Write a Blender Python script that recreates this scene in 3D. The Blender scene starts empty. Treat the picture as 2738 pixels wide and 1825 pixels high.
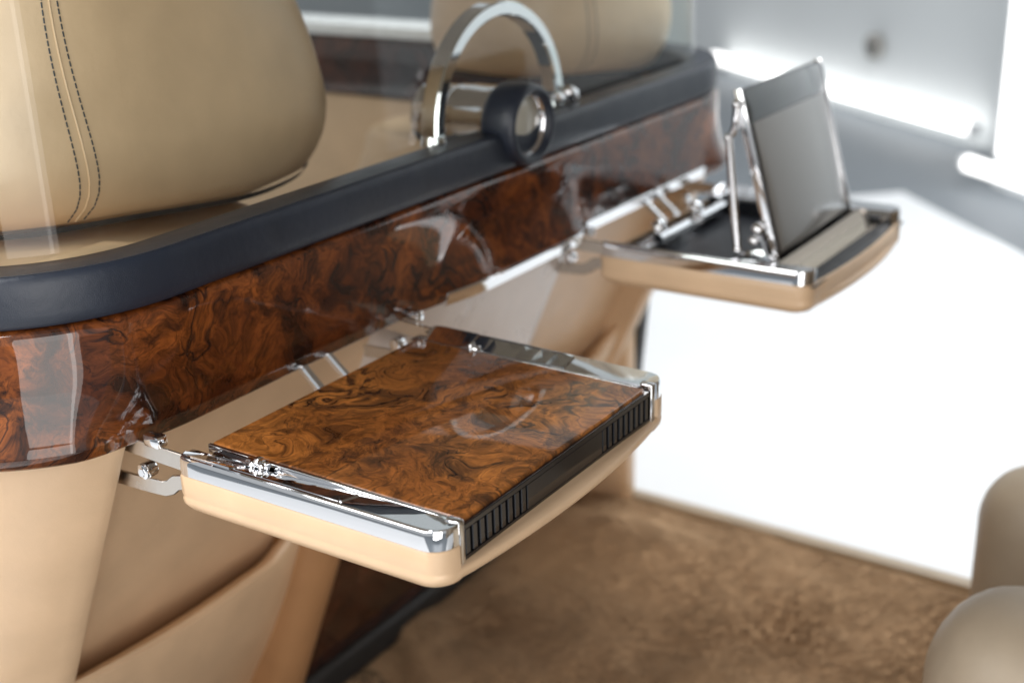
import bpy, bmesh, math, random
from mathutils import Vector, Matrix, noise
random.seed(7)
sc = bpy.context.scene
COL = sc.collection
R_ = math.radians

# ------------------------------------------------------------------ camera
cam_d = bpy.data.cameras.new('camera')
cam = bpy.data.objects.new('camera', cam_d)
COL.objects.link(cam)
cam.matrix_world = Matrix(((0.5582, 0.3128, -0.7685, -0.8400),
                           (-0.8291, 0.1763, -0.5305, -0.9646),
                           (-0.0305, 0.9333, 0.3578, 1.1760),
                           (0, 0, 0, 1)))
cam_d.sensor_width = 36.0
cam_d.lens = 46.02
cam_d.clip_start = 0.02
cam_d.clip_end = 60.0
cam_d.dof.use_dof = True
cam_d.dof.focus_distance = 1.32
cam_d.dof.aperture_fstop = 2.5
cam_d.dof.aperture_blades = 9
sc.camera = cam

# ------------------------------------------------------------------ world, lamps, exposure
world = bpy.data.worlds.new('World')
sc.world = world
world.use_nodes = True
bg = world.node_tree.nodes['Background']
bg.inputs['Color'].default_value = (0.94, 0.97, 1.0, 1)
bg.inputs['Strength'].default_value = 0.43

def area(name, loc, target, sx, sy, power, color=(1, 1, 1)):
    d = bpy.data.lights.new(name, 'AREA')
    d.shape = 'RECTANGLE'; d.size = sx; d.size_y = sy; d.energy = power; d.color = color
    o = bpy.data.objects.new(name, d); COL.objects.link(o)
    o.location = loc
    o.rotation_euler = (Vector(target) - Vector(loc)).to_track_quat('-Z', 'Y').to_euler()
    return o
area('hall_lamp_near_door', (-1.55, 0.45, 1.60), (-0.2, 0.25, 0.65), 1.4, 1.2, 23, (1.0, 0.97, 0.94))
area('fill_near_rear', (-1.95, -2.05, 0.95), (0.1, 0.2, 0.85), 1.60, 2.8, 38, (1.0, 0.97, 0.94))  # added fill for rear-facing surfaces, also gives the streak in the glass
area('fill_glass_streak', (-1.30, -2.50, 0.95), (0.1, 0.2, 0.85), 0.30, 2.8, 5, (1.0, 0.97, 0.94))  # added strip light for a second, thin streak in the curved glass
area('fill_near_platform', (-2.0, 0.9, 4.5), (-1.7, 0.9, -0.45), 1.8, 1.8, 112, (0.97, 0.98, 1.0))  # added overhead fill that whitens the near platform mirrored in the chrome
area('hall_lamp_far_door', (3.0, -0.5, 4.5), (3.0, 0.0, -0.45), 2.0, 2.0, 180, (0.95, 0.98, 1.0))

vs = sc.view_settings
vs.view_transform = 'Standard'; vs.look = 'None'; vs.exposure = 0.24; vs.gamma = 1.0
vs.use_curve_mapping = False
sc.cycles.use_denoising = True
sc.cycles.max_bounces = 10
sc.cycles.transparent_max_bounces = 12
sc.cycles.caustics_reflective = False
sc.cycles.caustics_refractive = False
sc.cycles.sample_clamp_indirect = 6.0

# ------------------------------------------------------------------ node helpers
def new_mat(name):
    m = bpy.data.materials.new(name); m.use_nodes = True
    nt = m.node_tree
    return m, nt, nt.nodes['Principled BSDF']
def node(nt, kind, **kw):
    n = nt.nodes.new(kind)
    for k, v in kw.items():
        if k in n.inputs.keys(): n.inputs[k].default_value = v
        else: setattr(n, k, v)
    return n
def ramp(nt, stops, src):
    n = nt.nodes.new('ShaderNodeValToRGB')
    e = n.color_ramp.elements
    while len(e) < len(stops): e.new(0.5)
    for el, (p, c) in zip(e, stops):
        el.position = p; el.color = (c[0], c[1], c[2], 1) if hasattr(c, '__len__') else (c, c, c, 1)
    nt.links.new(src, n.inputs['Fac'])
    return n
def coords(nt, scale=(1, 1, 1), loc=(0, 0, 0), rot=(0, 0, 0)):
    tc = nt.nodes.new('ShaderNodeTexCoord')
    mp = nt.nodes.new('ShaderNodeMapping')
    mp.inputs['Scale'].default_value = scale
    mp.inputs['Location'].default_value = loc
    mp.inputs['Rotation'].default_value = rot
    nt.links.new(tc.outputs['Object'], mp.inputs['Vector'])
    return mp.outputs['Vector']
def mixrgb(nt, mode, fac, a, b):
    n = nt.nodes.new('ShaderNodeMix'); n.data_type = 'RGBA'; n.blend_type = mode
    for i, v in ((0, fac), (6, a), (7, b)):
        if hasattr(v, 'is_linked') or hasattr(v, 'links'): nt.links.new(v, n.inputs[i])
        elif i == 0: n.inputs[0].default_value = v
        else: n.inputs[i].default_value = (v[0], v[1], v[2], 1)
    return n.outputs[2]
def bump(nt, bsdf, height, strength, dist, prev=None):
    b = nt.nodes.new('ShaderNodeBump')
    b.inputs['Strength'].default_value = strength
    b.inputs['Distance'].default_value = dist
    nt.links.new(height, b.inputs['Height'])
    if prev: nt.links.new(prev, b.inputs['Normal'])
    nt.links.new(b.outputs['Normal'], bsdf.inputs['Normal'])
    return b.outputs['Normal']

def leather(name, col, rough=0.42, grain=900, gb=0.12, spec=0.45, var=0.06):
    m, nt, b = new_mat(name)
    v = coords(nt)
    vo = node(nt, 'ShaderNodeTexVoronoi', Scale=float(grain)); nt.links.new(v, vo.inputs['Vector'])
    n1 = node(nt, 'ShaderNodeTexNoise', Scale=14.0, Detail=4.0); nt.links.new(v, n1.inputs['Vector'])
    lo = tuple(c * (1 - var) for c in col); hi = tuple(min(1, c * (1 + var)) for c in col)
    cr = ramp(nt, [(0.3, lo), (0.7, hi)], n1.outputs['Fac'])
    nt.links.new(cr.outputs['Color'], b.inputs['Base Color'])
    rr = ramp(nt, [(0.3, rough - 0.05), (0.7, rough + 0.05)], n1.outputs['Fac'])
    nt.links.new(rr.outputs['Color'], b.inputs['Roughness'])
    b.inputs['Specular IOR Level'].default_value = spec
    n2 = node(nt, 'ShaderNodeTexNoise', Scale=70.0, Detail=6.0, Roughness=0.6, Distortion=0.5); nt.links.new(v, n2.inputs['Vector'])
    nb = bump(nt, b, n1.outputs['Fac'], 0.35, 0.005)
    nb = bump(nt, b, n2.outputs['Fac'], 0.12, 0.0025, nb)
    bump(nt, b, vo.outputs['Distance'], gb, 0.0006, nb)
    return m

def burr(name, dark, mid, light, seed=0.0, scale=1.0, cloud=1.0, fleck=1.0, freq=23.0):
    """burr walnut veneer under thick clear lacquer"""
    m, nt, b = new_mat(name)
    lk = nt.links.new
    v = coords(nt, scale=(scale, scale, scale), loc=(seed, seed * 0.7, seed * 1.3))
    def nz(vec, sc_, det=2.0, ro=0.5, di=0.0):
        n = node(nt, 'ShaderNodeTexNoise', Scale=sc_, Detail=det, Roughness=ro, Distortion=di); lk(vec, n.inputs['Vector']); return n
    def warp(vec, n, amt):
        sub = nt.nodes.new('ShaderNodeVectorMath'); sub.operation = 'SUBTRACT'; sub.inputs[1].default_value = (.5, .5, .5)
        lk(n.outputs['Color'], sub.inputs[0])
        o = nt.nodes.new('ShaderNodeVectorMath'); o.operation = 'MULTIPLY_ADD'; o.inputs[1].default_value = (amt, amt, amt)
        lk(sub.outputs[0], o.inputs[0]); lk(vec, o.inputs[2]); return o.outputs[0]
    def mth(op, x, y):
        n = nt.nodes.new('ShaderNodeMath'); n.operation = op
        for i, q in enumerate((x, y)):
            if isinstance(q, (int, float)): n.inputs[i].default_value = q
            else: lk(q, n.inputs[i])
        return n.outputs[0]
    V1 = warp(v, nz(v, 6.0, 2.0), 0.20)
    V2 = warp(V1, nz(V1, 19.0, 2.0), 0.050)
    V3 = warp(V2, nz(V2, 60.0, 2.0), 0.010)
    # broad honey / brown areas
    broad = nz(V2, 7.0, 3.0, 0.5)
    base = ramp(nt, [(0.34, mid), (0.50, tuple(0.55 * a + 0.45 * c for a, c in zip(mid, light))), (0.64, light)], broad.outputs['Fac'])
    # growth figure: contour bands of a slow warped field, some thin and some wide
    field = nz(V3, 5.0, 2.5, 0.45)
    k = mth('MULTIPLY', field.outputs['Fac'], freq)
    pp = mth('PINGPONG', k, 0.5)
    wide = nz(V1, 8.0, 1.0)
    th = ramp(nt, [(0.35, 0.05), (0.55, 0.12), (0.68, 0.28)], wide.outputs['Fac'])
    d = mth('SUBTRACT', th.outputs['Color'], pp)
    soft = mth('MULTIPLY', d, 6.0)
    vein = nt.nodes.new('ShaderNodeClamp'); lk(soft, vein.inputs[0])
    tint = ramp(nt, [(0.0, 1.12), (0.5, 0.74)], pp)
    c0 = mixrgb(nt, 'MULTIPLY', 1.0, base.outputs['Color'], tint.outputs['Color'])
    c1 = mixrgb(nt, 'MIX', mth('MULTIPLY', vein.outputs[0], 0.86), c0, dark)
    # dark clouds with ragged rims
    cl = nz(V3, 13.0, 6.0, 0.62, 0.4)
    cr = ramp(nt, [(0.48, 0.0), (0.58, 0.62 * cloud), (0.70, 0.9 * cloud)], cl.outputs['Fac'])
    c2 = mixrgb(nt, 'MIX', cr.outputs['Color'], c1, tuple(x * 1.25 for x in dark))
    # fine mottling between the figure lines
    mo = nz(V3, 42.0, 5.0, 0.7, 0.8)
    mr = ramp(nt, [(0.42, 1.15), (0.52, 0.86), (0.62, 0.42)], mo.outputs['Fac'])
    c2 = mixrgb(nt, 'MULTIPLY', 0.9, c2, mr.outputs['Color'])
    hue = nz(V1, 3.5, 2.0)
    hr = ramp(nt, [(0.35, (0.72, 0.62, 0.55)), (0.65, (1.15, 1.12, 1.05))], hue.outputs['Fac'])
    c2 = mixrgb(nt, 'MULTIPLY', 0.9, c2, hr.outputs['Color'])
    # burr eyes: little dark pips with a paler ring
    vo = node(nt, 'ShaderNodeTexVoronoi', Scale=46.0, Randomness=1.0); lk(V3, vo.inputs['Vector'])
    pip = ramp(nt, [(0.0, 1.0), (0.10, 0.9), (0.17, 0.0)], vo.outputs['Distance'])
    sel = nz(v, 10.0, 1.0)
    sr = ramp(nt, [(0.52, 0.0), (0.60, 0.75 * fleck)], sel.outputs['Fac'])
    c3 = mixrgb(nt, 'MIX', mth('MULTIPLY', pip.outputs['Color'], sr.outputs['Color']), c2, dark)
    # fine cross grain
    fg = nz(V3, 210.0, 3.0, 0.6)
    po = ramp(nt, [(0.30, 0.55), (0.50, 1.0), (0.75, 1.18)], fg.outputs['Fac'])
    c4 = mixrgb(nt, 'MULTIPLY', 0.6, c3, po.outputs['Color'])
    lk(c4, b.inputs['Base Color'])
    b.inputs['Roughness'].default_value = 0.5
    b.inputs['Specular IOR Level'].default_value = 0.08
    b.inputs['Coat Weight'].default_value = 1.0
    b.inputs['Coat Roughness'].default_value = 0.012
    b.inputs['Coat IOR'].default_value = 1.62
    n5 = nz(v, 45.0, 1.0)
    bp = nt.nodes.new('ShaderNodeBump'); bp.inputs['Strength'].default_value = 0.015; bp.inputs['Distance'].default_value = 0.002
    lk(n5.outputs['Fac'], bp.inputs['Height']); lk(bp.outputs['Normal'], b.inputs['Coat Normal'])
    return m

def metal(name, col, rough, smear=0.02):
    m, nt, b = new_mat(name)
    v = coords(nt)
    n = node(nt, 'ShaderNodeTexNoise', Scale=30.0, Detail=4.0); nt.links.new(v, n.inputs['Vector'])
    r = ramp(nt, [(0.35, max(0.0, rough - smear)), (0.7, rough + smear)], n.outputs['Fac'])
    nt.links.new(r.outputs['Color'], b.inputs['Roughness'])
    b.inputs['Base Color'].default_value = (*col, 1)
    b.inputs['Metallic'].default_value = 1.0
    return m

def plain(name, col, rough, spec=0.5, coat=0.0, nscale=40.0, var=0.08):
    m, nt, b = new_mat(name)
    v = coords(nt)
    n = node(nt, 'ShaderNodeTexNoise', Scale=nscale, Detail=5.0); nt.links.new(v, n.inputs['Vector'])
    c = ramp(nt, [(0.3, tuple(x * (1 - var) for x in col)), (0.7, tuple(min(1, x * (1 + var)) for x in col))], n.outputs['Fac'])
    nt.links.new(c.outputs['Color'], b.inputs['Base Color'])
    rr = ramp(nt, [(0.3, max(0, rough - 0.04)), (0.7, rough + 0.04)], n.outputs['Fac'])
    nt.links.new(rr.outputs['Color'], b.inputs['Roughness'])
    b.inputs['Specular IOR Level'].default_value = spec
    b.inputs['Coat Weight'].default_value = coat
    b.inputs['Coat Roughness'].default_value = 0.04
    return m

M = {}
M['cream'] = leather('cream_leather', (0.67, 0.470, 0.296), 0.36, 1000, 0.10, 0.55)
M['tan'] = leather('tan_leather', (0.42, 0.22, 0.10), 0.40, 900, 0.10)
M['taupe'] = leather('taupe_leather', (0.42, 0.345, 0.255), 0.45, 900, 0.10)
M['black_leather'] = leather('black_leather', (0.014, 0.020, 0.034), 0.37, 1100, 0.22, 0.55, 0.15)
M['lining'] = leather('roof_lining', (0.30, 0.25, 0.20), 0.8, 700, 0.2, 0.2)
M['pale'] = leather('pale_satin_leather', (0.70, 0.62, 0.565), 0.30, 700, 0.08, 0.6)
M['thread'] = plain('dark_thread', (0.03, 0.035, 0.045), 0.6)
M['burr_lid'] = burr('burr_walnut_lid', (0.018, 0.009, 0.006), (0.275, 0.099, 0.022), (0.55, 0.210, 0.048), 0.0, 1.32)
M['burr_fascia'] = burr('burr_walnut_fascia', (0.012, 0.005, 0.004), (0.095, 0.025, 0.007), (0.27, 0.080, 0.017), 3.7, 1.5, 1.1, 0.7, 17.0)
M['burr_dark'] = burr('dark_walnut', (0.010, 0.004, 0.003), (0.05, 0.014, 0.007), (0.10, 0.03, 0.012), 8.1, 0.8)
M['chrome'] = metal('polished_chrome', (0.84, 0.85, 0.87), 0.035, 0.015)
M['tinted_chrome'] = metal('reflection_toned_chrome', (0.24, 0.20, 0.155), 0.07, 0.03)  # chrome; the dark warm base colour stands in for its beige reflection
M['steel'] = metal('brushed_steel', (0.62, 0.58, 0.53), 0.22, 0.06)
M['black_gloss'] = plain('black_gloss', (0.008, 0.008, 0.010), 0.18, 0.5, 0.6)
M['black_matt'] = plain('black_plastic', (0.012, 0.012, 0.014), 0.5)
M['well'] = plain('black_tray_lining', (0.008, 0.010, 0.015), 0.35)
M['white_floor'] = plain('white_platform', (0.86, 0.87, 0.88), 0.35, 0.4, 0.0, 3.0, 0.02)
M['grey_floor'] = plain('grey_resin_floor', (0.20, 0.22, 0.24), 0.5, 0.3, 0.0, 2.0, 0.06)
M['wall'] = plain('painted_wall', (0.82, 0.85, 0.855), 0.8, 0.3, 0.0, 1.2, 0.03)
M['pillar'] = plain('white_pillar', (0.85, 0.87, 0.88), 0.6, 0.3, 0.0, 2.0, 0.02)
M['paint_white'] = plain('white_sill', (0.85, 0.86, 0.87), 0.25, 0.5, 0.5)
M['lens'] = plain('gauge_glass', (0.46, 0.45, 0.39), 0.22, 0.6, 1.0)
M['band'] = plain('dark_glass_band', (0.035, 0.045, 0.05), 0.12, 0.5, 1.0)
M['seal'] = plain('rubber_seal', (0.02, 0.018, 0.017), 0.5)
# screen glass
m, nt, b = new_mat('screen_glass')
b.inputs['Base Color'].default_value = (0.165, 0.155, 0.14, 1); b.inputs['Roughness'].default_value = 0.35  # grey base colour stands in for the even reflection in the glass
b.inputs['Coat Weight'].default_value = 1.0; b.inputs['Coat Roughness'].default_value = 0.08
n = node(nt, 'ShaderNodeTexNoise', Scale=9.0, Detail=3.0); nt.links.new(coords(nt), n.inputs['Vector'])
r = ramp(nt, [(0.3, 0.05), (0.7, 0.14)], n.outputs['Fac']); nt.links.new(r.outputs['Color'], b.inputs['Coat Roughness'])
M['screen'] = m
# clear sheet glass: see-through with a Fresnel reflection
m = bpy.data.materials.new('clear_glass'); m.use_nodes = True; nt = m.node_tree
for n in list(nt.nodes): nt.nodes.remove(n)
out = nt.nodes.new('ShaderNodeOutputMaterial'); mx = nt.nodes.new('ShaderNodeMixShader')
tr = nt.nodes.new('ShaderNodeBsdfTransparent'); tr.inputs['Color'].default_value = (0.96, 0.98, 0.97, 1)
gl = nt.nodes.new('ShaderNodeBsdfGlossy'); gl.inputs['Roughness'].default_value = 0.01
fr = nt.nodes.new('ShaderNodeFresnel'); fr.inputs['IOR'].default_value = 1.5
nz = node(nt, 'ShaderNodeTexNoise', Scale=12.0, Detail=3.0); nt.links.new(coords(nt), nz.inputs['Vector'])
rp = ramp(nt, [(0.4, 0.006), (0.8, 0.03)], nz.outputs['Fac']); nt.links.new(rp.outputs['Color'], gl.inputs['Roughness'])
geo = nt.nodes.new('ShaderNodeNewGeometry')
fm = nt.nodes.new('ShaderNodeMath'); fm.operation = 'MULTIPLY'
inv = nt.nodes.new('ShaderNodeMath'); inv.operation = 'SUBTRACT'; inv.inputs[0].default_value = 1.0
nt.links.new(geo.outputs['Backfacing'], inv.inputs[1])
nt.links.new(fr.outputs[0], fm.inputs[0]); nt.links.new(inv.outputs[0], fm.inputs[1])
nt.links.new(fm.outputs[0], mx.inputs[0]); nt.links.new(tr.outputs[0], mx.inputs[1]); nt.links.new(gl.outputs[0], mx.inputs[2])
nt.links.new(mx.outputs[0], out.inputs['Surface'])
M['glass'] = m
# lit lamp tube
m, nt, b = new_mat('lit_tube'); b.inputs['Emission Color'].default_value = (1, 0.99, 0.97, 1); b.inputs['Emission Strength'].default_value = 2.6
M['tube'] = m
# wool carpet
m, nt, b = new_mat('wool_carpet')
v = coords(nt)
n1 = node(nt, 'ShaderNodeTexNoise', Scale=5.0, Detail=4.0, Roughness=0.5, Distortion=0.8); nt.links.new(coords(nt, (1.0, 1.9, 1.0), (0, 0, 0), (0, 0, .5)), n1.inputs['Vector'])
n2 = node(nt, 'ShaderNodeTexNoise', Scale=160.0, Detail=3.0); nt.links.new(v, n2.inputs['Vector'])
c1 = ramp(nt, [(0.3, (0.33, 0.203, 0.108)), (0.7, (0.45, 0.287, 0.160))], n1.outputs['Fac'])
c2 = ramp(nt, [(0.3, 0.90), (0.7, 1.08)], n2.outputs['Fac'])
nt.links.new(mixrgb(nt, 'MULTIPLY', 1.0, c1.outputs['Color'], c2.outputs['Color']), b.inputs['Base Color'])
b.inputs['Roughness'].default_value = 0.95; b.inputs['Specular IOR Level'].default_value = 0.1
b.inputs['Sheen Weight'].default_value = 0.5; b.inputs['Sheen Tint'].default_value = (0.9, 0.7, 0.5, 1)
bump(nt, b, n2.outputs['Fac'], 0.4, 0.004)
M['carpet'] = m

# ------------------------------------------------------------------ mesh helpers
THINGS = {'partition', 'white_pillar', 'door_sill', 'panelled_door', 'door_pillar'}
def tag(o, label=None, cat=None, group=None, kind=None):
    for k, v in (('label', label), ('category', cat), ('group', group), ('kind', kind)):
        if v: o[k] = v
    if o.name in THINGS and not kind: o['kind'] = 'thing'
    return o
def wloc(p):
    v = Vector((0, 0, 0))
    while p is not None:
        v += p.location; p = p.parent
    return v
def empty(name, loc):
    o = bpy.data.objects.new(name, None); o.empty_display_size = 0.05
    COL.objects.link(o); o.location = loc
    return o
def make(name, verts, faces, mat, parent=None, smooth=True, autosmooth=40):
    """verts are world coordinates; the part is stored relative to its parent"""
    w = wloc(parent)
    me = bpy.data.meshes.new(name)
    me.from_pydata([tuple(Vector(v) - w) for v in verts], [], faces)
    bm = bmesh.new(); bm.from_mesh(me)
    bmesh.ops.remove_doubles(bm, verts=bm.verts, dist=1e-6)
    bmesh.ops.recalc_face_normals(bm, faces=bm.faces)
    if smooth:
        for f in bm.faces: f.smooth = True
        lim = R_(autosmooth)
        for e in bm.edges:
            if len(e.link_faces) == 2 and e.calc_face_angle(0) > lim: e.smooth = False
    bm.to_mesh(me); bm.free()
    me.materials.append(M[mat])
    o = bpy.data.objects.new(name, me); COL.objects.link(o)
    if parent: o.parent = parent
    return o
def grid(rows, close_u=False, close_v=False, cap=False):
    nr, nc = len(rows), len(rows[0])
    V = [p for r in rows for p in r]; F = []
    for i in range(nr if close_u else nr - 1):
        for j in range(nc if close_v else nc - 1):
            a, b2 = i, (i + 1) % nr; c, d = j, (j + 1) % nc
            F.append((a * nc + c, a * nc + d, b2 * nc + d, b2 * nc + c))
    if cap and close_v:
        F.append(tuple(range(nc))); F.append(tuple((nr - 1) * nc + j for j in range(nc)))
    return V, F
def join(*vf):
    V, F = [], []
    for v, f in vf:
        o = len(V); V += list(v); F += [tuple(i + o for i in q) for q in f]
    return V, F
def box(x0, x1, y0, y1, z0, z1, r=0.0, seg=2, mtx=None):
    bm = bmesh.new()
    bmesh.ops.create_cube(bm, size=1.0)
    for v in bm.verts:
        v.co = Vector((x0 + (v.co.x + .5) * (x1 - x0), y0 + (v.co.y + .5) * (y1 - y0), z0 + (v.co.z + .5) * (z1 - z0)))
    if r > 0:
        bmesh.ops.bevel(bm, geom=list(bm.edges), offset=r, segments=seg, affect='EDGES', profile=0.5)
    if mtx: bm.transform(mtx)
    bm.verts.ensure_lookup_table()
    V = [v.co.copy() for v in bm.verts]; F = [tuple(v.index for v in f.verts) for f in bm.faces]
    bm.free(); return V, F
def tube(pts, rad, seg=10, cap=True):
    pts = [Vector(p) for p in pts]; rows = []
    up = Vector((0, 0, 1)); prevn = None
    for i, p in enumerate(pts):
        t = (pts[min(i + 1, len(pts) - 1)] - pts[max(i - 1, 0)]).normalized()
        nrm = (prevn - t * prevn.dot(t)) if prevn else (t.cross(up) if abs(t.dot(up)) < .95 else t.cross(Vector((1, 0, 0))))
        nrm.normalize(); prevn = nrm; bi = t.cross(nrm)
        rr = rad[i] if hasattr(rad, '__len__') else rad
        rows.append([p + (nrm * math.cos(a) + bi * math.sin(a)) * rr for a in [2 * math.pi * k / seg for k in range(seg)]])
    return grid(rows, close_v=True, cap=cap)
def bar(pts, w, t, wdir):
    """flat strip: rectangular section swept along pts; w along wdir, t across"""
    pts = [Vector(p) for p in pts]; wd = Vector(wdir).normalized(); rows = []
    for i, p in enumerate(pts):
        tg = (pts[min(i + 1, len(pts) - 1)] - pts[max(i - 1, 0)]).normalized()
        n = tg.cross(wd).normalized(); u = n.cross(tg).normalized(); c = min(w, t) * .22
        q = [(w / 2, t / 2 - c), (w / 2 - c, t / 2), (-w / 2 + c, t / 2), (-w / 2, t / 2 - c), (-w / 2, -t / 2 + c), (-w / 2 + c, -t / 2), (w / 2 - c, -t / 2), (w / 2, -t / 2 + c)]
        rows.append([p + u * a + n * b_ for a, b_ in q])
    return grid(rows, close_v=True, cap=True)
def cyl(a, b_, r, seg=24, r2=None, chamfer=0.0):
    a, b_ = Vector(a), Vector(b_); d = (b_ - a).normalized()
    if r2 is None: r2 = r
    if chamfer:
        return tube([a, a + d * chamfer * .3, a + d * chamfer, b_ - d * chamfer, b_ - d * chamfer * .3, b_], [r - chamfer, r - chamfer * .3, r, r2, r2 - chamfer * .3, r2 - chamfer], seg)
    return tube([a, b_], [r, r2], seg)
def ball(c, r, seg=12, sq=(1, 1, 1)):
    bm = bmesh.new(); bmesh.ops.create_uvsphere(bm, u_segments=seg, v_segments=seg // 2 + 2, radius=r)
    V = [Vector((v.co.x * sq[0], v.co.y * sq[1], v.co.z * sq[2])) + Vector(c) for v in bm.verts]
    bm.verts.index_update(); F = [tuple(v.index for v in f.verts) for f in bm.faces]; bm.free()
    return V, F
def sstep(a, b_, x):
    t = max(0.0, min(1.0, (x - a) / (b_ - a))); return t * t * (3 - 2 * t)
def lerp(a, b_, t): return a + (b_ - a) * t
def interp(tbl, x):
    if x <= tbl[0][0]: return tbl[0][1]
    for (x0, y0), (x1, y1) in zip(tbl, tbl[1:]):
        if x <= x1: return lerp(y0, y1, sstep(0, 1, (x - x0) / (x1 - x0)))
    return tbl[-1][1]

# ------------------------------------------------------------------ setting: platform, hall
FZ = -0.12          # car floor
PZ = -0.45          # platform
def prism(poly, z0, z1):
    n = len(poly)
    V = [(x, y, z0) for x, y in poly] + [(x, y, z1) for x, y in poly]
    F = [tuple(range(n))[::-1], tuple(range(n, 2 * n))] + [(i, (i + 1) % n, n + (i + 1) % n, n + i) for i in range(n)]
    return V, F
cx, cy, s_ = 5.22, 0.93, 4.4
tag(make('platform', *prism([(cx, cy), (cx - s_, cy + s_), (cx - 2 * s_, cy), (cx - s_, cy - s_)], PZ - .10, PZ), 'white_floor', smooth=False), 'white display platform the car stands on', None, None, 'structure')
tag(make('hall_floor', [(-12, -12, PZ - .1), (14, -12, PZ - .1), (14, 14, PZ - .1), (-12, 14, PZ - .1)], [(0, 1, 2, 3)], 'grey_floor', smooth=False), 'grey glossy floor beyond the platform', None, None, 'structure')
# back wall along the lamp tubes
ta, tb = Vector((8.35, 3.42, 0)), Vector((6.62, 1.00, 0))
td = (tb - ta).normalized(); tn = Vector((-td.y, td.x, 0))
if tn.x < 0: tn = -tn
wa = ta - td * 9 + tn * .12; wb = tb + td * 6 + tn * .12
tag(make('wall', *prism([(wa.x, wa.y), (wb.x, wb.y), (wb.x + tn.x * .2, wb.y + tn.y * .2), (wa.x + tn.x * .2, wa.y + tn.y * .2)], PZ - .1, 4.0), 'wall', smooth=False), 'pale grey wall behind the lamp tubes', None, None, 'structure')
def lamp_tube(a, b_, label):
    t = empty('lamp_tube', (a[0], a[1], a[2]))
    tag(t, label, 'lamp', 'lit tubes along the wall foot')
    d = (Vector(b_) - Vector(a)).normalized()
    make('tube', *cyl(a, b_, .036, 16), 'tube', t)
    make('end_cap', *cyl(Vector(a) - d * .03, Vector(a) - d * .001, .040, 16), 'paint_white', t)
    make('end_cap', *cyl(Vector(b_) + d * .001, Vector(b_) + d * .03, .040, 16), 'paint_white', t)
lamp_tube((ta.x, ta.y, -.42), (tb.x, tb.y, -.42), 'long white lit tube at the foot of the wall behind the screen')
pa, pb = Vector((5.80, 0.79, 0)), Vector((5.35, 0.20, 0))
lamp_tube((pa.x, pa.y, -.42), (pb.x, pb.y, -.42), 'short white lit tube at the foot of the white pillar')
pd = (pb - pa).normalized(); pn = Vector((-pd.y, pd.x, 0))
if pn.x < 0: pn = -pn
p0 = pa + pn * .16 + pd * .0; p1 = pa + pd * 1.6 + pn * .16
tag(make('white_pillar', *prism([(p0.x, p0.y), (p1.x, p1.y), (p1.x + pn.x * .5, p1.y + pn.y * .5), (p0.x + pn.x * .5, p0.y + pn.y * .5)], PZ - .1, 3.6), 'pillar', smooth=False), 'tall white pillar beside the short lamp tube', 'pillar')
pv = pa + pd * .15 + pn * .10
lamp_tube((pv.x, pv.y, -.35), (pv.x, pv.y, 2.6), 'upright white lit tube on the face of the white pillar')
# small round fitting on the wall
wc = Vector((7.335, 1.82, -.103))
tag(make('wall_fitting', *cyl(wc - tn * .05, wc + tn * .001, .075, 20, None, .012), 'steel'), 'small grey round fitting on the pale wall', 'fitting')

# ------------------------------------------------------------------ car floor and carpet
tag(make('car_floor', *box(-.32, 1.34, -1.6, 1.9, FZ - .12, FZ - .03), 'seal', smooth=False), 'dark car floor pan under the carpet', None, None, 'structure')
nx, ny = 150, 150
def carpet_h(x, y):
    h = .011 * noise.noise((x * 7, y * 7, 0)) + .004 * noise.noise((x * 20, y * 20, 3))
    edge = sstep(1.325, 1.29, x)
    bulge = .05 * math.exp(-((x - 1.12) / .10) ** 2 - ((y - .12) / .22) ** 2)
    d = (x - .62) * .81 - (y - .278) * .586          # thick mat lies to the +d side of its edge
    mat = sstep(-.012, .016, d)
    return FZ - .025 * (1 - edge) + h * edge + bulge - .030 * (1 - mat)
rows = []
for j in range(ny + 1):
    y = lerp(-1.5, 0.52, j / ny); r = []
    for i in range(nx + 1):
        x = lerp(.15, 1.325, i / nx)
        r.append((x, y, carpet_h(x, y)))
    rows.append(r)
carpet = tag(make('carpet', *grid(rows), 'carpet'), 'brown wool carpet on the car floor', None, None, 'structure')
V, F = [], []
rnd = random.Random(3)
for k in range(70000):
    x = rnd.uniform(.38, 1.318); y = rnd.uniform(-.62, .50)
    if x < .9 and y < -.15 and rnd.random() < .5: continue
    z = carpet_h(x, y) - .002
    a = 2.4 + 1.3 * noise.noise((x * 4.5, y * 4.5, 9)) + rnd.gauss(0, .16); L = rnd.uniform(.012, .020)
    dx, dy = math.cos(a), math.sin(a); lean = .85 + .12 * noise.noise((x * 7, y * 7, 2))
    w = rnd.uniform(.0012, .0022); i = len(V)
    V += [(x - dy * w, y + dx * w, z), (x + dy * w, y - dx * w, z), (x + dx * L * lean, y + dy * L * lean, z + L * (1.05 - lean * .6))]
    F.append((i, i + 1, i + 2))
me = bpy.data.meshes.new('pile'); me.from_pydata(V, [], F); me.materials.append(M['carpet'])
pile = bpy.data.objects.new('pile', me); COL.objects.link(pile); pile.parent = carpet; pile['kind'] = 'stuff'
sill = empty('door_sill', (1.335, -.4, FZ))
tag(sill, 'pale narrow sill strip along the carpet edge by the white platform', 'sill')
make('sill_strip', *box(1.328, 1.36, -1.5, .25, FZ - .05, FZ - .004, .006), 'taupe', sill)
make('sill_side', *box(1.338, 1.37, -1.5, .25, PZ + .08, FZ - .052, .004), 'seal', sill)

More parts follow.
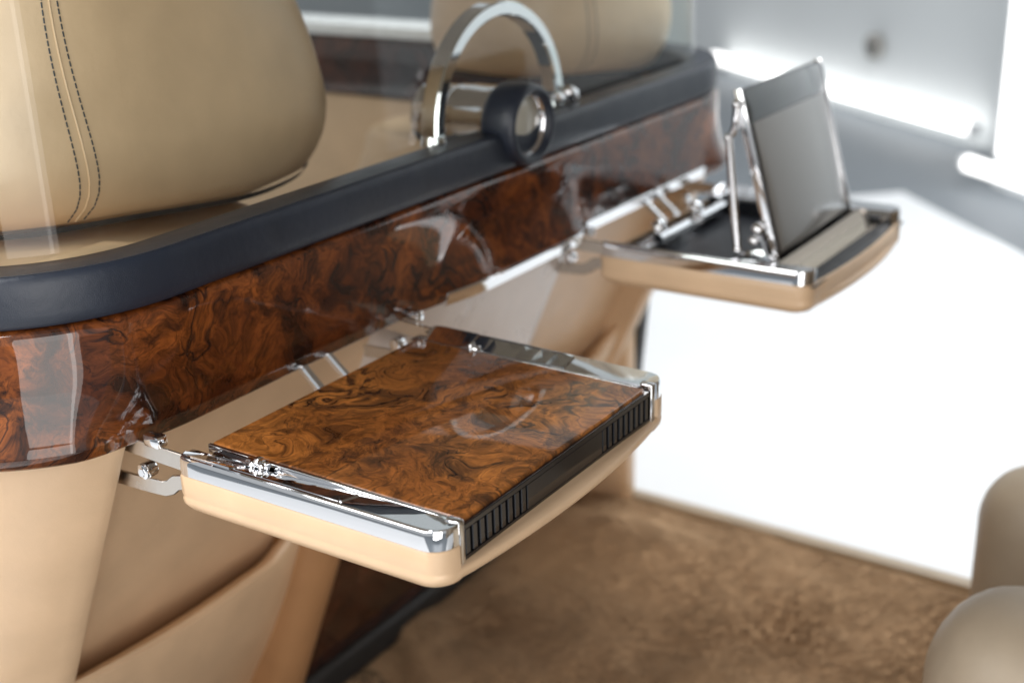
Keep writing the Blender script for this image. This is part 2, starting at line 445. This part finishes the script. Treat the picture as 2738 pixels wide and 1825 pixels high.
# unseen panels added around the rear seat to cut cabin light and reflections
tag(make('shade_bulkhead', *box(-.30, 1.40, -1.98, -1.90, FZ, 1.50, .02), 'lining'), 'unseen taupe panel added behind the rear seat to darken the cabin', None, None, 'structure')
tag(make('shade_side_panel', *box(1.325, 1.385, -1.90, -.70, FZ - .05, 1.50, .015), 'lining'), 'unseen taupe side panel added beside the rear seat for darker reflections', None, None, 'structure')  # unseen, added so the walnut reflects dark beige instead of white platform
# roof lining over the cabin, unseen, added to block light from above
rows = [[(x, y, 1.46 + .07 * (1 - ((x - .54) / .9) ** 2) + .05 * (1 - ((y - .1) / 1.9) ** 2)) for x in [lerp(-.36, 1.44, i / 16) for i in range(17)]] for y in [lerp(-1.8, 1.5, j / 20) for j in range(21)]]
rows2 = [[(x, y, z + .05) for x, y, z in r] for r in rows]
tag(make('shade_headliner', *grid([r + r2[::-1] for r, r2 in zip(rows, rows2)], close_v=True, cap=True), 'lining'), 'unseen taupe cloth roof lining added above the seats to shade the cabin', None, None, 'structure')

# ------------------------------------------------------------------ plan path of the partition
RC = 0.22; XL, XR, YF = 0.03, 1.26, 0.06
def path(n_arc=26, n_st=140, tail=.35, n_tail=8):
    P = []
    for k in range(n_tail): P.append(((XL - RC, YF + RC + tail * (1 - k / n_tail)), (-1, 0)))
    for k in range(n_arc):
        a = (1 - k / n_arc) * math.pi / 2; P.append(((XL - RC * math.sin(a), YF + RC - RC * math.cos(a)), (-math.sin(a), -math.cos(a))))
    for k in range(n_st): P.append(((lerp(XL, XR, k / n_st), YF), (0, -1)))
    for k in range(n_arc):
        a = k / n_arc * math.pi / 2; P.append(((XR + RC * math.sin(a), YF + RC - RC * math.cos(a)), (math.sin(a), -math.cos(a))))
    for k in range(n_tail + 1): P.append(((XR + RC, YF + RC + tail * k / n_tail), (1, 0)))
    return P
PATH = path()
def off(p, o): return (p[0][0] + p[1][0] * o, p[0][1] + p[1][1] * o)

part = empty('partition', (0.65, .25, FZ))
tag(part, 'car partition with black leather rail, burr walnut fascia and cream leather columns', 'partition')

# black leather rail
prof = [(-.030, .748), (-.006, .743), (.001, .7425), (.0045, .747), (.0055, .756), (.0055, .772), (.0045, .785), (.0025, .7915), (.0003, .7942), (-.0018, .7955), (-.0032, .7938), (-.0046, .7957), (-.02, .7962), (-.045, .7950), (-.056, .790), (-.060, .778), (-.060, .75)]
rows = [[(*off(p, o), z) for o, z in prof] for p in PATH]
rail = make('leather_rail', *grid(rows), 'black_leather', part)
rail['label'] = 'black padded leather rail along the top of the partition'
# stitches along the rail seam
vf = []
acc = 0.0; last = None
for p in PATH:
    q = Vector((*off(p, -.0032), .7957))
    if last is not None:
        L = (q - last).length; d = (q - last).normalized(); n = int(L / .0052)
        for k in range(max(1, n)):
            a = last + d * (k + .15) * L / max(1, n); b_ = last + d * (k + .85) * L / max(1, n)
            vf.append(tube([a, b_], .0008, 5))
    last = q
st = make('stitching', *join(*vf), 'thread', rail); st['kind'] = 'stuff'

# walnut fascia with a lip that flares out at the columns
def colness(x, y):
    a = 1 - sstep(-.100, -.028, x) if y < .5 else 1
    b_ = sstep(.375, .560, x) * (1 - sstep(.790, .848, x))
    c = sstep(1.262, 1.30, x)
    return max(a if x < .2 else 0, b_, c)
rows = []
for p in PATH:
    a = colness(*p[0]); r = []
    for o, z in [(-.014, .744), (-.004, .7405), (.002, .7385), (.0052, .735), (.0066, .731), (.007, .726)]:
        r.append((*off(p, o), z))
    fl = .023 * a
    for k in range(1, 15):
        u = k / 14; z = lerp(.726, .6165, u)
        r.append((*off(p, .007 - .0015 * (1 - a) * u ** 3 + fl * max(0, (u - .18) / .82) ** 2.4), z))
    for k, (fo, z) in enumerate([(1.05, .6140), (1.06, .6105), (1.02, .6055), (.92, .6010), (.72, .5980)]):
        r.append((*off(p, .0055 - .0018 * k + fl * fo), z))
    r += [(*off(p, -.010), .597), (*off(p, -.020), .600)]
    rows.append(r)
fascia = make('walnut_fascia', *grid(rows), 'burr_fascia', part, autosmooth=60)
fascia['label'] = 'lacquered burr walnut fascia under the black rail'

# bright trim clips where the column lips end
def lip_clip(x):
    V, F = box(x - .007, x + .007, YF - .026, YF - .002, .5985, .6125, .003)
    c = make('trim_clip', V, F, 'chrome', part)
lip_clip(-.034); lip_clip(.402); lip_clip(.838)

def foot_strip(xa, xb):
    rows = []
    n = 24
    for k in range(n + 1):
        x = lerp(xa, xb, k / n); o = .0060 + .0240 * colness(x, .06)
        rows.append([(x, YF - o + .010, .5960), (x, YF - o + .0042, .5965), (x, YF - o + .0028, .5982), (x, YF - o - .0022, .6140), (x, YF - o - .0010, .6162), (x, YF - o + .010, .6168)])
    make('foot_trim', *grid(rows, close_v=True, cap=True), 'chrome', part, autosmooth=35)
foot_strip(.470, .828); foot_strip(.850, 1.070); foot_strip(1.078, 1.262)

# leather columns
KS = 0.46
def column(pts, label, mat='cream', zb=FZ - .02):
    """pts: list of (x,y,nx,ny,depth) plan points at the top; sink = taper inward as z falls"""
    rows = []
    zs = [.603, .598, .592, .57, .53, .47, .40, .32, .24, .16, .08, 0, zb]
    for z in zs:
        t = max(0.0, .6 - z); r = []
        for (x, y, nx_, ny_, side) in pts:
            k = KS * t
            bul = .006 * math.sin(min(1, t / .6) * math.pi)
            top = -.004 if z < .6 else -.008
            if side: r.append((x, y + k, z))
            else: r.append((x + nx_ * (bul + top), y + k + ny_ * (bul + top), z))
        rows.append(r)
    o = make('leather_column', *grid(rows), mat, part, autosmooth=70)
    o['label'] = label
    return o
def side_pts(x, sgn):   # fillet and inner side wall of a column at straight plan, sgn +1: wall on the +x side
    r = .007; out = []
    for k in range(1, 7):
        a = k / 6 * math.pi / 2
        out.append((x - sgn * r + sgn * r * math.sin(a), YF + .004 + r - r * math.cos(a), 0, -1, True))
    for d in (.03, .06, .10): out.append((x, YF + .004 + d, 0, -1, True))
    return out
L = [(p[0][0], p[0][1], p[1][0], p[1][1], False) for p in PATH if p[0][0] < -.053 and p[0][1] < .65 and p[0][0] < .2]
column(L + [(x, YF + RC - math.sqrt(RC * RC - (XL - x) ** 2) if x < XL else YF, 0, -1, True) for x in ()] + [(q[0], q[1] + (.013), *q[2:]) for q in side_pts(-.042, 1)], 'cream leather end column tapering down at the near corner')
Cc = [(q[0], q[1], *q[2:]) for q in reversed(side_pts(.418, -1))] + [(x, YF, 0, -1, False) for x in [lerp(.427, .826, k / 20) for k in range(21)]] + side_pts(.835, 1)
column(Cc, 'pale leather centre column between the two tables', 'pale')
Rr = list(reversed(side_pts(1.275, -1))) + [(p[0][0], p[0][1], p[1][0], p[1][1], False) for p in PATH if p[0][0] > 1.285]
column(Rr, 'leather end column behind the raised screen')

# recess back panels
def back_panel(x0, x1):
    rows = []
    for k in range(30):
        z = lerp(.660, FZ - .02, k / 29); r = []
        for i in range(13):
            u = i / 12; x = lerp(x0, x1, u)
            d = .055 + .022 * math.sin(math.pi * u) ** .6
            r.append((x, YF + d + KS * (.6 - z), z))
        rows.append(r)
    o = make('recess_panel', *grid(rows), 'cream', part)
back_panel(-.062, .424); back_panel(.832, 1.28)
# map pockets at the bottom of the recesses
def pocket(x0, x1):
    rows = []
    prof = [(.050, .170), (.028, .200), (.016, .2235), (.006, .2315), (-.004, .2325), (-.012, .227), (-.016, .215), (-.020, .18), (-.026, .12), (-.024, .04), (-.010, -.05), (.004, -.13)]
    for k in range(25):
        u = k / 24; x = lerp(x0, x1, u)
        sag = -.020 * math.sin(math.pi * u) + .02 * u * 0 + .045 * sstep(.86, 1.0, u)
        bl = math.sin(math.pi * min(1, max(0, u))) ** .5
        r = []
        for d, z in prof:
            zz = z + sag * sstep(-.1, .22, z)
            r.append((x, YF + .030 + KS * (.6 - zz) + d * lerp(.6, 1.0, bl), zz))
        rows.append(r)
    o = make('map_pocket', *grid(rows), 'cream', part); o['label'] = 'leather map pocket with rolled rim low in the recess'
pocket(-.060, .365); pocket(.834, 1.276)

# glass divider standing in the rail
rows = []
gp = [(.6 * 0 - .062, z) for z in (.785, .95, 1.15, 1.40)]
V1 = [[(*off(p, -.036 - .02 * (z - .785)), z) for z in (.785, .87, .95, 1.05, 1.15, 1.28, 1.40)] for p in PATH]
V2 = [[(*off(p, -.042 - .02 * (z - .785)), z) for z in (.785, .87, .95, 1.05, 1.15, 1.28, 1.40)] for p in PATH]
loop = [a + b_[::-1] for a, b_ in zip(V1, V2)]
gpane = make('glass_divider', *grid(loop, close_v=True, cap=True), 'glass')
tag(gpane, 'clear curved glass divider standing on the black leather rail', 'glass divider')

# ------------------------------------------------------------------ chrome arch and barrel gauge on the rail
arch = empty('chrome_arch', (.700, .125, .797))
tag(arch, 'polished chrome half ring standing on the rail around the barrel', 'grab ring')
rows = []
ax, az, ro, ri, yd = .708, .806, .163, .142, .014
for k in range(49):
    a = math.pi * (1 - k / 48)
    c, s = math.cos(a), math.sin(a)
    q = []
    for rr, yy in [(ro - .003, -yd), (ro, -yd + .003), (ro, yd - .003), (ro - .003, yd), (ri + .004, yd), (ri, yd - .003), (ri, -yd + .003), (ri + .003, -yd)]:
        q.append((ax + rr * c, .118 + yy, az - .004 + rr * s))
    rows.append(q)
make('ring', *grid(rows, close_v=True, cap=True), 'chrome', arch)
make('foot', *cyl((ax - .150, .118, .790), (ax - .150, .118, .803), .020, 24, .017), 'chrome', arch)
make('foot', *cyl((ax + .150, .118, .790), (ax + .150, .118, .803), .020, 24, .017), 'chrome', arch)
make('hinge_knuckle', *join(cyl((ax + .135, .10, .806), (ax + .185, .10, .806), .009, 16), ball((ax + .16, .094, .812), .011), ball((ax + .182, .098, .800), .008)), 'chrome', arch)

g = empty('barrel_gauge', (.690, .09, .785))
tag(g, 'chrome barrel with black leather rim set into the rail beneath the ring', 'gauge')
gx, gz = .690, .799
def lathe_y(prof, cx_, cz_, seg=48):
    rows = [[(cx_ + r * math.cos(a), y, cz_ + r * math.sin(a)) for a in [2 * math.pi * k / seg for k in range(seg)]] for r, y in prof]
    return grid(rows, close_v=True)
make('leather_rim', *lathe_y([(.050, .096), (.055, .095), (.0582, .091), (.0595, .082), (.0598, .060), (.0575, .046), (.054, .0415), (.050, .0405), (.046, .042), (.0425, .047), (.0418, .056), (.0418, .072)], gx, gz), 'black_leather', g)
make('barrel', *lathe_y([(.0, .235), (.040, .235), (.0455, .230), (.0465, .222), (.0465, .185), (.044, .182), (.044, .176), (.0475, .173), (.049, .165), (.049, .150), (.0505, .146), (.0505, .110), (.052, .107), (.052, .074)], gx + .004, gz), 'chrome', g)
lens = make('lens', *lathe_y([(.0, .0550), (.015, .0555), (.030, .0575), (.0425, .0610)], gx, gz), 'lens', g)
make('inner_ring', *lathe_y([(.0418, .0500), (.0395, .0520), (.0380, .0590)], gx, gz), 'chrome', g)

# ------------------------------------------------------------------ picnic tables
LW, LD = .350, .322
LWD = [LW]
def table_outline(inset, z, bulge, notch):
    LW = LWD[0]
    """closed plan outline, near side first; local x 0..LW"""
    P = []
    xo, xf = -.047 + inset, -.042 + inset
    yb = .004 - inset
    yf = -.330 + inset
    r = .024 if inset < .012 else .016
    P += [(xo + .008, yb), (xo + .002, yb - .003), (xo, yb - .010)]
    for k in range(1, 12): P.append((lerp(xo, xf, k / 12), lerp(yb - .010, yf + r, k / 12)))
    for k in range(0, 9):
        a = k / 8 * math.pi / 2; P.append((xf + r - r * math.cos(a), yf + r - r * math.sin(a)))
    P.append((-.014, yf - bulge * .05))
    n = 28
    for k in range(n + 1):
        u = k / n; x = lerp(-.006, LW + .006, u)
        P.append((x, yf - bulge * (math.sin(math.pi * u) ** .8) + notch))
    right = [(LW - x, y) for x, y in P[: len(P) - n - 1]][::-1]
    return P + right
def picnic_table(x0, label, lid, LW=LW):
    LWD[0] = LW
    t = empty('picnic_table', (x0 + LW / 2, -.16, .538))
    tag(t, label, 'folding table', 'folding tables hung on the partition')
    T = lambda q: [(x + x0, y, z) for x, y, z in q]
    # leather tray
    rows = []
    spec = [(.5825, .004, .0, .030), (.5825, .0015, .0, .028), (.581, .0, .0, .026), (.561, .0, .004, .016), (.5590, .0005, .008, .004), (.5575, .0005, .012, .0), (.556, .0, .014, -.001), (.553, .0, .0155, -.001), (.549, .0008, .0155, 0), (.5435, .0045, .0135, 0), (.5385, .0105, .009, 0), (.5355, .018, .003, 0), (.5345, .030, 0, 0)]
    if not lid: spec = [(z, i, max(b_, .010) if z > .55 else b_, 0) for z, i, b_, n_ in spec]
    for z, ins, bu, no in spec:
        rows.append([(x + x0, y, z) for x, y in table_outline(ins, z, bu, no)])
    V, F = grid(rows, close_v=True)
    n = len(rows[0]); F.append(tuple((len(rows) - 1) * n + j for j in range(n)))
    V2, F2 = box(x0 - .03, x0 + LW + .03, -.29, -.004, .560, .577)
    tray = make('leather_tray', V, F, 'cream', t, autosmooth=50)
    # chrome side rails
    for side in (-1, 1):
        X = (lambda x: x0 + x) if side < 0 else (lambda x: x0 + LW - x)
        out = table_outline(.0008, 0, 0, 0)[:24]
        out = [q for q in out if q[0] < -.0135]
        rows = []
        def zin(y): return lerp(.588, .6005, min(1, max(0, y / -.30)))
        N = len(out)
        for i, (x, y) in enumerate(out):
            yi = max(y, -.318) ; xi = -.0045
            if i < 3: yi = -.002
            endk = 1.0
            zi = zin(y)
            dx, dy = (xi - x), (yi - y)
            f = lambda a: (x + dx * a, y + dy * a)
            ztop = .6030
            row = [(f(0), .5827), (f(.012), .5965), (f(.03), .6000), (f(.06), .6020), (f(.10), ztop), (f(.14), ztop)]
            row += [(f(.97), zi), (f(1.0), zi - .0015), (f(1.0), .5827)]
            rows.append([(X(a[0]), a[1], z) for a, z in row])
        V, F = grid(rows, close_v=True, cap=True)
        rl = make('chrome_rail', V, F, 'chrome', t, autosmooth=22)
        # raised plates on the rail
        def plate(ya, yb, xa, xb, h):
            rr = []
            for k in range(7):
                y = lerp(ya, yb, k / 6); xo = lerp(-.047, -.042, (y) / -.33); zi = zin(y)
                q = []
                for u in (xa, xb):
                    xx = lerp(xo, -.0045, u); zz = lerp(.603, zi, (u - .14) / .83)
                    q.append((X(xx), y, zz + h))
                q += [(q[1][0], y, q[1][2] - h - .002), (q[0][0], y, q[0][2] - h - .002)]
                rr.append(q)
            return grid(rr, close_v=True, cap=True)
        make('hinge_plate', *plate(-.012, -.066, .16, .80, .0016), 'chrome', rl, smooth=False)
        make('slide_plate', *plate(-.069, -.205, .22, .84, .0007), 'chrome', rl, smooth=False)
        make('stop_bar', *plate(-.206, -.2085, .24, .86, .0016), 'chrome', rl, smooth=False)
        make('back_tab', *box(min(X(-.030), X(-.008)), max(X(-.030), X(-.008)), -.006, .020, .5885, .5915, .001), 'chrome', rl)
        # corner post
        if lid: make('corner_post', *box(min(X(-.0125), X(-.0032)), max(X(-.0125), X(-.0032)), -.3285, -.312, .5555, .6035, .0022, 3), 'chrome', t)
        # hinge arms back to the recess
        xa = -.036
        make('upper_arm', *bar([(X(xa), -.004, .5905), (X(xa - .001), .03, .5915), (X(xa - .002), .10, .594), (X(xa - .002), .15, .595)], .019, .0035, (0, 0, 1)), 'steel', t)
        make('lower_arm', *bar([(X(xa), -.003, .5655), (X(xa), .010, .5665), (X(xa), .019, .5640), (X(xa), .028, .5565), (X(xa), .038, .5520), (X(xa), .06, .550), (X(xa), .12, .5475)], .017, .0035, (0, 0, 1)), 'steel', t)
        make('pivot_bolt', *join(cyl((X(xa - .008), .062, .568), (X(xa + .008), .062, .568), .009, 20, None, .002), cyl((X(xa - .0095), .062, .568), (X(xa - .008), .062, .568), .005, 6)), 'chrome', t)
    # centre support bracket
    b0 = x0 + .235
    make('support_bracket', *join(bar([(b0 - .028, .018, .560), (b0 - .026, .05, .585), (b0 - .024, .082, .612)], .012, .010, (1, 0, 0)), bar([(b0 + .020, .018, .560), (b0 + .020, .05, .585), (b0 + .020, .082, .612)], .010, .010, (1, 0, 0)),
         box(b0 - .034, b0 + .030, .004, .022, .556, .566, .002), cyl((b0 - .006, .02, .572), (b0 + .004, .02, .572), .006, 16)), 'chrome', t)
    # black vent strip at the front, slots as real openings between slats
    if not lid: return t, tray
    ys0, ys1, za, zb = -.3262, -.3195, .5585, .5955
    xs, xe = x0 - .002, x0 + LW + .002
    sw = .105
    pieces = [box(xs, xe, ys1 - .001, ys1 + .004, za, zb), box(xs, xe, ys0, ys1 - .0012, zb - .0055, zb, .0006, 1), box(xs, xe, ys0, ys1 - .0012, za, za + .0045, .0006, 1),
              box(xs + sw, xe - sw, ys0, ys1 - .0012, za + .0046, zb - .0056, .0005, 1)]
    strip = make('vent_strip', *join(*pieces), 'black_gloss', t, smooth=False)
    first = None
    for base in (xs, xe - sw):
        for k in range(9):
            xx = base + .0025 + k * (sw - .005) / 8.6
            if first is None:
                first = make('slat', *box(xx, xx + .0074, ys0 + .0004, ys1 - .0012, za + .0047, zb - .0057, .0008, 1), 'black_gloss', strip, smooth=False); fx = xx
            else:
                c = first.copy(); COL.objects.link(c); c.parent = strip; c.location = first.location + Vector((xx - fx, 0, 0))
    if lid:
        L_ = make('walnut_lid', *box(x0 + .0008, x0 + LW - .0008, -LD, .0, .5862, .6000, .0032, 4), 'burr_lid', t)
        L_['label'] = 'burr walnut lid with glossy lacquer'
        for side in (-1, 1):
            X = (lambda x: x0 + x) if side < 0 else (lambda x: x0 + LW - x)
            make('lid_edge', *box(min(X(-.0040), X(.0006)), max(X(-.0040), X(.0006)), -.311, .0015, .586, .5992, .0012, 3), 'chrome', t)
            make('hinge_knuckle', *join(cyl((X(-.0075), -.060, .5965), (X(-.0075), -.088, .5975), .0045, 16, None, .001), cyl((X(-.0085), -.074, .5995), (X(-.0085), -.0800, .5998), .0062, 16, None, .001),
                 ball((X(-.0115), -.071, .5965), .0050), ball((X(-.0120), -.084, .5975), .0042)), 'chrome', t)
    return t, tray
near, _ = picnic_table(0.0, 'nearer folding table with closed burr walnut lid and black vented front', True)
FX = .850
far, _ = picnic_table(FX, 'farther folding table with an upright grey screen raised from its tray', False, .322)
FW = .322
# far table: open well, ledge and raised screen
make('tray_well', *join(box(FX - .002, FX + FW + .002, -.300, .0, .562, .566), box(FX - .003, FX + .004, -.30, .0, .566, .590, .001), box(FX + FW - .004, FX + FW + .003, -.30, .0, .566, .590, .001)), 'well', far, smooth=False)
make('front_ledge', *grid([[(x, -.262, .570), (x, -.262, .596), (x, -.2655, .5985), (x, -.268, .598), (x, -.298, .5805), (x, -.300, .578), (x, -.296, .574)] for x in (FX - .004, FX + .1, FX + .25, FX + FW + .004)], close_v=True, cap=True), 'tinted_chrome', far, autosmooth=25)
make('front_gasket', *box(FX - .030, FX + FW + .030, -.3330, -.3015, .5786, .5806, .001), 'black_matt', far)
make('rear_bracket', *join(box(FX + .04, FX + .29, -.035, -.008, .5665, .579, .003), cyl((FX + .06, -.04, .585), (FX + .16, -.04, .585), .009, 16), cyl((FX + .2, -.04, .585), (FX + .29, -.04, .585), .009, 16), ball((FX + .10, -.02, .592), .013), ball((FX + .23, -.02, .592), .013)), 'chrome', far)
SB, ST = Vector((0, -.258, .590)), Vector((0, -.190, .836))
su = (ST - SB).normalized(); sn = Vector((1, 0, 0)).cross(su).normalized()   # faces the rear cabin
if sn.y > 0: sn = -sn
def slab(xa, xb, ua, ub, na, nb, r=0.002):
    mt = Matrix.Translation(SB) @ Matrix(((1, 0, 0, 0), (0, su.y, sn.y, 0), (0, su.z, sn.z, 0), (0, 0, 0, 1)))
    return box(xa, xb, ua, ub, na, nb, r, 2, mt)
H = (ST - SB).length
sxa, sxb = FX + .022, FX + .314
scr = make('screen', *slab(sxa, sxb, 0, H, -.010, -.0005, .002), 'black_gloss', far)
scr['label'] = 'upright grey screen leaning back on chrome arms'
make('screen_pane', *slab(sxa + .013, sxb - .013, .014, H - .050, 0, .0012, .0004), 'screen', scr)
make('top_band', *slab(sxa + .004, sxb - .004, H - .048, H - .003, 0, .0016, .0005), 'band', scr)
make('back_cover', *slab(sxa + .004, sxb - .004, .006, H - .006, -.0135, -.0105, .001), 'cream', scr)
make('back_pad', *slab(sxa + .05, sxb - .05, .05, H - .04, -.016, -.0136, .001), 'black_leather', scr)
for xx in (sxa - .004, sxb + .001):
    make('side_trim', *slab(xx, xx + .003, -.002, H + .002, -.012, .002, .001), 'chrome', scr)
make('bottom_trim', *slab(sxa, sxb, -.007, -.001, -.012, .003, .0015), 'chrome', scr)
for xx in (sxa - .011, sxb + .011):
    a = SB + su * (H * .93) - sn * .006; b_ = SB + su * (H * .76) - sn * .03; c = SB + su * .03 - sn * .055
    make('link_arm', *join(tube([(xx, a.y, a.z), (xx, a.y + .001, a.z - .03), (xx, b_.y - .006, b_.z + .006), (xx, b_.y, b_.z), (xx, c.y, c.z)], .0058, 12), ball((xx, a.y, a.z), .007), ball((xx, b_.y, b_.z), .0065), ball((xx, c.y, c.z), .007)), 'chrome', scr)
    make('pivot_plate', *join(box(xx - .002, xx + .004, -.262, -.195, .568, .590, .002), bar([(xx, -.195, .578), (xx, -.215, .598), (xx, -.235, .604), (xx, -.25, .592)], .016, .006, (0, 0, 1)), ball((xx, -.228, .640), .010), ball((xx, -.222, .622), .008), tube([(xx, -.228, .64), (xx, -.245, .60)], .004, 8)), 'chrome', scr)

# ------------------------------------------------------------------ front seats behind the glass
def cushion(cx_, cyc, a0, b0, zb, zt, parent, name='headrest'):
    rows = []; n = 96; m_ = 30
    for k in range(m_ + 1):
        t = k / m_
        z = lerp(zb, zt, t)
        e = 1.0
        if t < .22: e = math.sqrt(max(0, 1 - ((.22 - t) / .22) ** 2)) * .30 + .70 if k else .62
        w = a0 * e * (1 - .64 * max(0, (t - .1) / .9) ** 1.5)
        d = b0 * (e * .8 + .2) * (1 - .30 * max(0, (t - .2) / .8) ** 1.6)
        if t > .9:
            q = math.sqrt(max(0.0, 1 - ((t - .9) / .1) ** 2)) * .55 + .45; w *= q; d *= q
        r = []
        for i in range(n):
            a = 2 * math.pi * i / n; c, s = math.cos(a), math.sin(a); p = 2 / 2.7
            r.append((cx_ + w * math.copysign(abs(c) ** p, c), cyc + d * math.copysign(abs(s) ** p, s), z - .024 * sstep(cx_ - .18, cx_ + .12, cx_ + w * math.copysign(abs(c) ** p, c)) * max(0, 1 - t * 3)))
        rows.append(r)
    V, F = grid(rows, close_v=True, cap=True)
    o = make(name, V, F, 'cream', parent, autosmooth=60)
    return o, rows
def front_seat(cx_, label, seam, hw=.34, sh=-.20, rise=.043, ha=.325, low=0.0):
    t = empty('leather_seat', (cx_, .42, .30))
    tag(t, label, 'car seat', 'front seats beyond the glass')
    # backrest shoulder under the headrest
    rows = []
    for k, (z, g_) in enumerate([(.735, .86), (.742, .90), (.738, .95), (.726, .985), (.70, 1.0), (.60, 1.0), (.40, 1.0), (.2, 1.0)]):
        r = []
        for i in range(64):
            a = 2 * math.pi * i / 64; c, s = math.cos(a), math.sin(a); p = 2 / 4
            r.append((cx_ + sh + hw * g_ * math.copysign(abs(c) ** p, c), .455 + .315 * g_ * math.copysign(abs(s) ** p, s) + (.70 - min(.70, z)) * .52, z + rise * sstep(.20, .02, cx_ + sh + hw * g_ * math.copysign(abs(c) ** p, c)) * sstep(.55, .70, z) - low))
        rows.append(r)
    V, F = grid(rows, close_v=True); F.append(tuple(range(64)))
    make('backrest', V, F, 'cream', t, autosmooth=60)
    h, rows = cushion(cx_, .385, ha, .182, .776, 1.24, t)
    # dark piping where headrest meets the shoulder
    lo = rows[1]
    make('piping', *grid([[Vector(p) + Vector((0, 0, -.004)) + (Vector((math.cos(a) * (Vector(p).x - cx_), math.cos(a) * (Vector(p).y - .385), 0)).normalized() * .004 if False else Vector((0, 0, 0))) for p in lo] for a in (0,)] + [[Vector((lerp(cx_, p[0], .97), lerp(.385, p[1], .97), p[2] - .012)) for p in lo]], close_v=True), 'thread', h)
    if seam:
        # double row of stitches with a welt between, running up the corner
        idx = []
        for di, kind in ((0, 's'), (1.2, 'w'), (2.4, 's')):
            pts = []
            for k, r in enumerate(rows[1:-2]):
                tt = k / len(rows)
                f = 65.9 + di * .55 - 8.4 * tt - 3.4 * math.exp(-tt / .055)
                i0 = int(f) % 96; u = f - int(f)
                p = Vector(r[i0]).lerp(Vector(r[(i0 + 1) % 96]), u)
                nrm = Vector((p.x - cx_, (p.y - .385) * 2, 0)).normalized()
                pts.append(p + nrm * .0004)
            # resample
            if kind == 'w':
                make('welt', *tube([p_ - (p_ - Vector((cx_, .385, p_.z))).normalized() * .0006 for p_ in pts], .0013, 8), 'cream', h)
            else:
                vf = []
                for a, b_ in zip(pts, pts[1:]):
                    L = (b_ - a).length; n = max(1, int(L / .0054))
                    for q in range(n):
                        vf.append(tube([a.lerp(b_, (q + .12) / n), a.lerp(b_, (q + .88) / n)], .0009, 5))
                s = make('stitching', *join(*vf), 'thread', h); s['kind'] = 'stuff'
    return t
front_seat(.235, 'cream leather front seat with double dark stitching behind the near glass', True)
front_seat(1.29, 'front seat whose headrest shows through the chrome ring', True, .25, .03, 0, .265, .09)

# ------------------------------------------------------------------ far front door beyond the seats
fd = empty('panelled_door', (1.37, .95, FZ))
tag(fd, 'front door with dark walnut capping and cream panel beyond the glass', 'car door')
make('door_panel', *box(1.36, 1.42, .40, 1.9, FZ, .659, .008), 'cream', fd)
make('walnut_capping', *box(1.335, 1.43, .395, 1.9, .662, .788, .010, 3), 'burr_dark', fd)
make('window_sill', *box(1.34, 1.46, .39, 1.9, .790, .815, .006), 'paint_white', fd)
make('door_pull', *box(1.322, 1.350, .60, .632, .762, .790, .006), 'tan', fd)
make('lock_knob', *cyl((1.35, .62, .815), (1.35, .62, .84), .008, 16), 'chrome', fd)

# B pillar at the far side
bp = empty('door_pillar', (1.36, .28, FZ))
tag(bp, 'leather door pillar with dark rubber seal beside the white platform', 'door pillar')
make('pillar_trim', *box(1.300, 1.345, .235, .34, FZ - .02, .60, .012, 3), 'cream', bp)
make('door_seal', *grid([[(1.346, .190 + .105 * (.6 - z), z), (1.372, .190 + .105 * (.6 - z), z), (1.372, .40, z), (1.346, .40, z)] for z in (.75, .4, .1, FZ - .05)], close_v=True, cap=True), 'seal', bp)

# ------------------------------------------------------------------ low cabinet under the centre column
cab = empty('low_cabinet', (.6, .34, FZ))
tag(cab, 'low cabinet with tan leather edge and dark walnut front under the table', 'cabinet')
rows = []
for z in (.34, .25, .15, .05, -.05, FZ - .01):
    y = YF + .40 * (.6 - z); r = []
    for k in range(13):
        a = math.pi * k / 12
        r.append((.397 - .040 * math.cos(a), y + .03 - .035 * math.sin(a), z))
    r = [(.357, y + .12, z)] + r + [(.437, y + .12, z)]
    rows.append(r)
make('leather_edge', *grid(rows), 'tan', cab)
rows = [[(x, YF + .40 * (.6 - z) + .012, z) for x in (.438, .55, .7, .83)] for z in (.42, .2, 0, FZ - .01)]
rows2 = [[(x, YF + .40 * (.6 - z) + .05, z) for x in (.438, .55, .7, .83)] for z in (.42, .2, 0, FZ - .01)]
make('walnut_front', *grid([r + r2[::-1] for r, r2 in zip(rows, rows2)], close_v=True, cap=True), 'burr_dark', cab, smooth=False)
kick = make('kick_strip', *box(.40, 1.2, .330, .372, FZ - .02, FZ + .036, .012, 4), 'seal', cab)

# ------------------------------------------------------------------ rear seat at the right
rs = empty('bench_seat', (.8, -.9, FZ))
tag(rs, 'taupe leather rear seat with rounded cushion and side bolster', 'car seat')
def pad(x0, x1, y0, y1, z0, z1, r, name):
    V, F = box(x0, x1, y0, y1, z0, z1, r, 8)
    o = make(name, V, F, 'taupe', rs, autosmooth=60)
    return o
pad(.50, .74, -1.4, -.590, FZ, .300, .110, 'seat_cushion')
pad(.98, 1.16, -1.4, -.530, FZ, .262, .088, 'side_bolster')
V, F = box(.10, 1.28, -1.75, -1.52, FZ + .2, 1.12, .09, 6)
make('backrest', V, F, 'taupe', rs)
